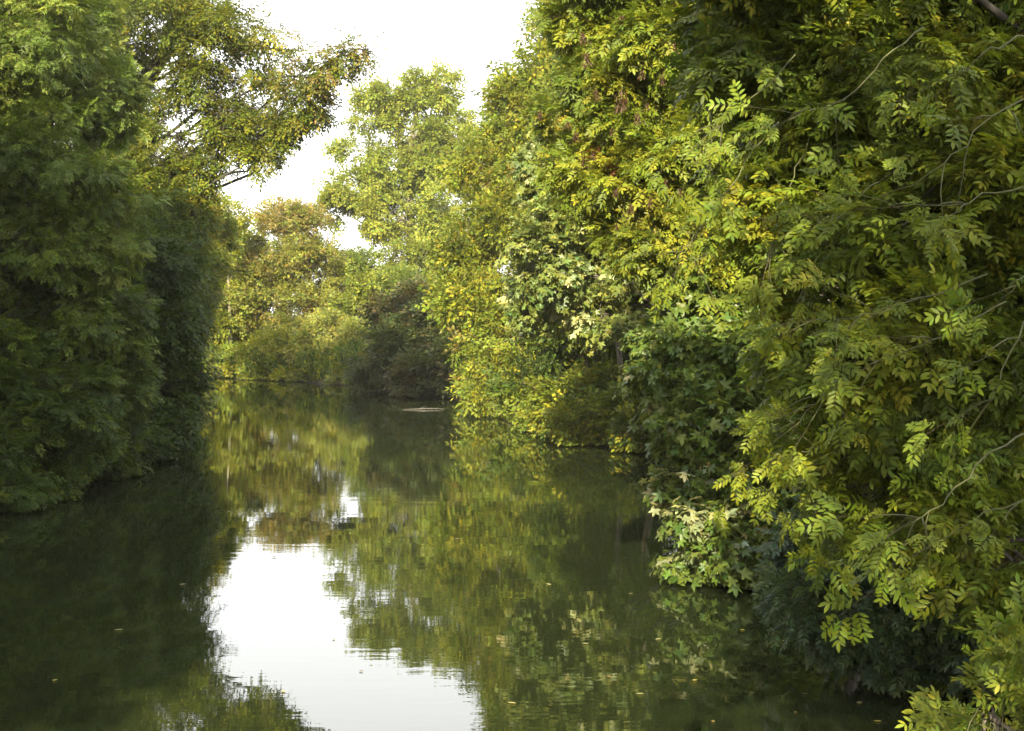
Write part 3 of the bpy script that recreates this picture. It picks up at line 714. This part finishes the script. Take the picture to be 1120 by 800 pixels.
tree('alder_tree', 'dim tree behind the tall sunlit willow on the right bank', 'tree', (6.0, 47),
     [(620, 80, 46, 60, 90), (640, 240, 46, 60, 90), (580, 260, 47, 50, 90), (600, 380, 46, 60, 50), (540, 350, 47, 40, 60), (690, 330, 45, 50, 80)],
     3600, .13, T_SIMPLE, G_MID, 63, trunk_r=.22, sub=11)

# unseen trees on both near banks, sized, thinned and leaned for the shade they cast
def plain_tree(label, x, y, h, rad, seed, n=2400, lean=0.0):
    r = np.random.default_rng(seed); loc = np.array([x, y, ground_h(x, y)])
    root = tag(empty('unseen_shade_tree', loc), label, 'tree', 'trees along the near banks')
    LB = [(loc + [lean * min(1, f * 1.8) + r.normal(0, rad * .16), r.normal(0, rad * .4), h * f], np.array([rad, rad, h * .16]) * s) for f, s in ((.22, .8), (.4, 1), (.55, 1.05), (.72, .9), (.86, .6))]
    o, cc = crown('crown', root, LB, n, .20, T_SIMPLE, G_MID, seed, loc=loc, sub=12)
    tb = Tubes(); pts = bend(loc - [0, 0, .3], loc + [lean * .6, 0, h * .9], 0, .03, 12, r); tb.add(pts, np.linspace(.24, .04, 12), 8)
    for c, R in LB: tb.add(bend(pts[4], c, .1, .06, 6, r), np.linspace(.09, .015, 6), 5)
    t = tb.build('trunk', M_BARK); t.data.transform(__import__('mathutils').Matrix.Translation(-Vector(loc))); t.parent = root
SHADE = [(-8.8, 13.6, 8.5, 2.2, 0, 2400), (-8.4, 8.8, 9.7, 2.3, 0, 2400), (-11.6, 12, 9.5, 2.6, 0, 2200), (-8.0, 3.0, 10.5, 2.6, 0, 2400), (-7.6, -4, 12, 3.0, 0, 2400), (-13.5, 17, 10, 2.6, 0, 2200), (5.2, -2.5, 8.4, 2.9, -2.7, 1150), (5.4, -8.5, 10.8, 3.3, -2.7, 1250)]
for k, (x, y, h, rad, lean, nn) in enumerate(SHADE):
    plain_tree('unseen leafy tree on the near bank, shaped for the shade it casts', x, y, h, rad, 700 + k, nn, lean)

# ================================================================== low cover on the banks
r = np.random.default_rng(91)
q = np.stack([r.uniform(-24, 12, 160000), r.uniform(8, 68, 160000)], 1); sd = river_sd(q)
q = q[(sd > -.12) & (sd < 3.2) & (r.random(len(q)) < np.clip(1.2 - sd * .25, .2, 1))][:16000]
pz = ground_np(q); pos = np.stack([q[:, 0], q[:, 1], np.maximum(pz, 0) + .04], 1)
dirs = np.stack([r.normal(0, .6, len(q)), r.normal(0, .6, len(q)), np.ones(len(q))], 1)
nor = r.normal(0, 1, (len(q), 3))
V, T, C = scatter(pos, dirs, nor, r.uniform(.07, .13, len(q)) * np.where(q[:, 1] > 40, 1.6, 1), T_NARROW + T_SIMPLE, pick(G_MID + G_DARK + G_YEL[:1], len(q), r), r)
tag(mesh_obj('undergrowth', V, T, M_LEAF, col=C), 'tangled green herbs and seedlings along both water edges', 'undergrowth', kind='stuff')

# ================================================================== on the water
tb = Tubes(); p0, p1 = P(440, 449, 38.6), P(486, 447.4, 38.8)
p0[2], p1[2] = .012, .02
tb.add(bend(p0, p1, .0, .02, 9, r), np.array([.01, .02, .028, .033, .035, .033, .03, .022, .01]) * .45, 7)
tb.add(np.array([p0 * .6 + p1 * .4, p0 * .55 + p1 * .45 + [.05, .15, .05], p0 * .5 + p1 * .5 + [.1, .3, .04]]), [.014, .01, .004], 5)
s = tb.build('floating_branch', bark_material('bare_wood', (.05, .046, .036), (.11, .10, .08)))
tag(s, 'pale bare stick floating on the dark water at the bend', 'branch')
# fallen leaves afloat
lv, lf = leaf_shape('o8', .55)
fc = [(.30, .26, .06), (.33, .30, .14), (.18, .13, .04), (.25, .24, .10)]
lm = []
for k, c in enumerate(fc):
    o = mesh_obj('floating_leaf', lv * [1, 1, .25] * .085 + [-.04, 0, .006], lf, M_GLOSS, col=np.tile(c, (len(lv), 1)), loc=(0, 0, 0)); lm.append(o)
spots = [(842, 705), (855, 702), (666, 741), (700, 760), (760, 745), (905, 735), (880, 760), (640, 705), (920, 720), (940, 770), (870, 780), (720, 700), (560, 770), (310, 757), (545, 700), (130, 690), (60, 745), (200, 640),
         (395, 735), (365, 700), (812, 690), (600, 640), (500, 590), (300, 610), (960, 790), (990, 760), (780, 790), (690, 650), (430, 520), (250, 560)]
for k, (px, py) in enumerate(spots):
    if k < len(lm): o = lm[k]
    else: o = lm[k % len(lm)].copy(); COL.objects.link(o)
    d = CAMZ * F / (py - HY); p = P(px, py, d)
    o.location = (float(p[0]), float(p[1]), .004); s = r.uniform(.45, .9); o.scale = (s, s, s); o.rotation_euler = (0, 0, r.uniform(0, 6.28))
    tag(o, 'small fallen yellowish leaf floating on the river', 'leaf', 'fallen leaves floating on the river')

# ================================================================== sun, sky, air, camera
EL, AZ = math.radians(27), math.radians(190)   # sun low behind the viewer's left shoulder
sd_ = Vector((math.sin(AZ) * math.cos(EL), math.cos(AZ) * math.cos(EL), math.sin(EL)))
sl = bpy.data.lights.new('sun', 'SUN'); sl.energy = 4.4; sl.angle = math.radians(.5); sl.color = (1.0, .89, .67)
so = bpy.data.objects.new('sun', sl); COL.objects.link(so); so.rotation_euler = sd_.to_track_quat('Z', 'Y').to_euler(); so.location = (-20, -24, 20)
w = bpy.data.worlds.new('World'); sc.world = w; w.use_nodes = True
N, L = w.node_tree.nodes, w.node_tree.links; N.clear()
out = N.new('ShaderNodeOutputWorld'); bg = N.new('ShaderNodeBackground'); sky = N.new('ShaderNodeTexSky')
sky.sky_type = 'NISHITA'; sky.sun_disc = False; sky.sun_elevation = EL; sky.sun_rotation = AZ
sky.air_density = 1.0; sky.dust_density = 5.0; sky.ozone_density = 1.0
bg.inputs['Strength'].default_value = .115
# a thin bright veil of high cloud whitens the clear-sky colour
veil = N.new('ShaderNodeMix'); veil.data_type = 'RGBA'
tcw = N.new('ShaderNodeTexCoord'); cn = N.new('ShaderNodeTexNoise'); cn.inputs['Scale'].default_value = 1.6; cn.inputs['Detail'].default_value = 4
sp = N.new('ShaderNodeSeparateXYZ'); cm = N.new('ShaderNodeMapRange'); cm.inputs[1].default_value = .7; cm.inputs[2].default_value = 1.1; cm.inputs[3].default_value = .92; cm.inputs[4].default_value = .55
ca = N.new('ShaderNodeMath'); ca.operation = 'MULTIPLY_ADD'; ca.inputs[1].default_value = .5
L.new(tcw.outputs['Generated'], sp.inputs[0]); L.new(tcw.outputs['Generated'], cn.inputs['Vector'])
L.new(cn.outputs['Fac'], ca.inputs[0]); L.new(sp.outputs['Z'], ca.inputs[2]); L.new(ca.outputs[0], cm.inputs[0]); L.new(cm.outputs[0], veil.inputs['Factor'])
L.new(sky.outputs[0], veil.inputs['A']); veil.inputs['B'].default_value = (6.2, 6.2, 6.1, 1)
L.new(veil.outputs['Result'], bg.inputs['Color']); L.new(bg.outputs[0], out.inputs['Surface'])

hz, N, L = new_mat('haze_air')
out = N.new('ShaderNodeOutputMaterial'); pv = N.new('ShaderNodeVolumePrincipled')
pv.inputs['Color'].default_value = (.96, .95, .90, 1); pv.inputs['Density'].default_value = .0004; pv.inputs['Anisotropy'].default_value = .2
L.new(pv.outputs[0], out.inputs['Volume'])
x0, x1, y0, y1, z0, z1 = -950, 950, -950, 950, -3, 22
hv = np.array([(x, y, z) for x in (x0, x1) for y in (y0, y1) for z in (z0, z1)], float)
hf = np.array([(0, 1, 3, 2), (4, 6, 7, 5), (0, 4, 5, 1), (2, 3, 7, 6), (0, 2, 6, 4), (1, 5, 7, 3)])
tag(mesh_obj('haze', hv, hf, hz), 'thin morning haze over the river', 'haze', kind='stuff')
cam = bpy.data.cameras.new('camera'); co = bpy.data.objects.new('camera', cam); COL.objects.link(co)
cam.sensor_fit = 'HORIZONTAL'; cam.sensor_width = 36; cam.lens = 36 * F / 1120
cam.shift_y = -(400 - HY) / 1120
cam.clip_start = .1; cam.clip_end = 3000
co.location = (0, 0, CAMZ); co.rotation_euler = (math.radians(90), 0, 0)
sc.camera = co

sc.view_settings.view_transform = 'Standard'; sc.view_settings.look = 'None'
sc.view_settings.exposure = 2.2; sc.view_settings.gamma = 1.0
sc.cycles.use_denoising = True
sc.cycles.max_bounces = 8; sc.cycles.diffuse_bounces = 4; sc.cycles.glossy_bounces = 3; sc.cycles.transmission_bounces = 6
sc.cycles.sample_clamp_indirect = 6
sc.render.use_persistent_data = False
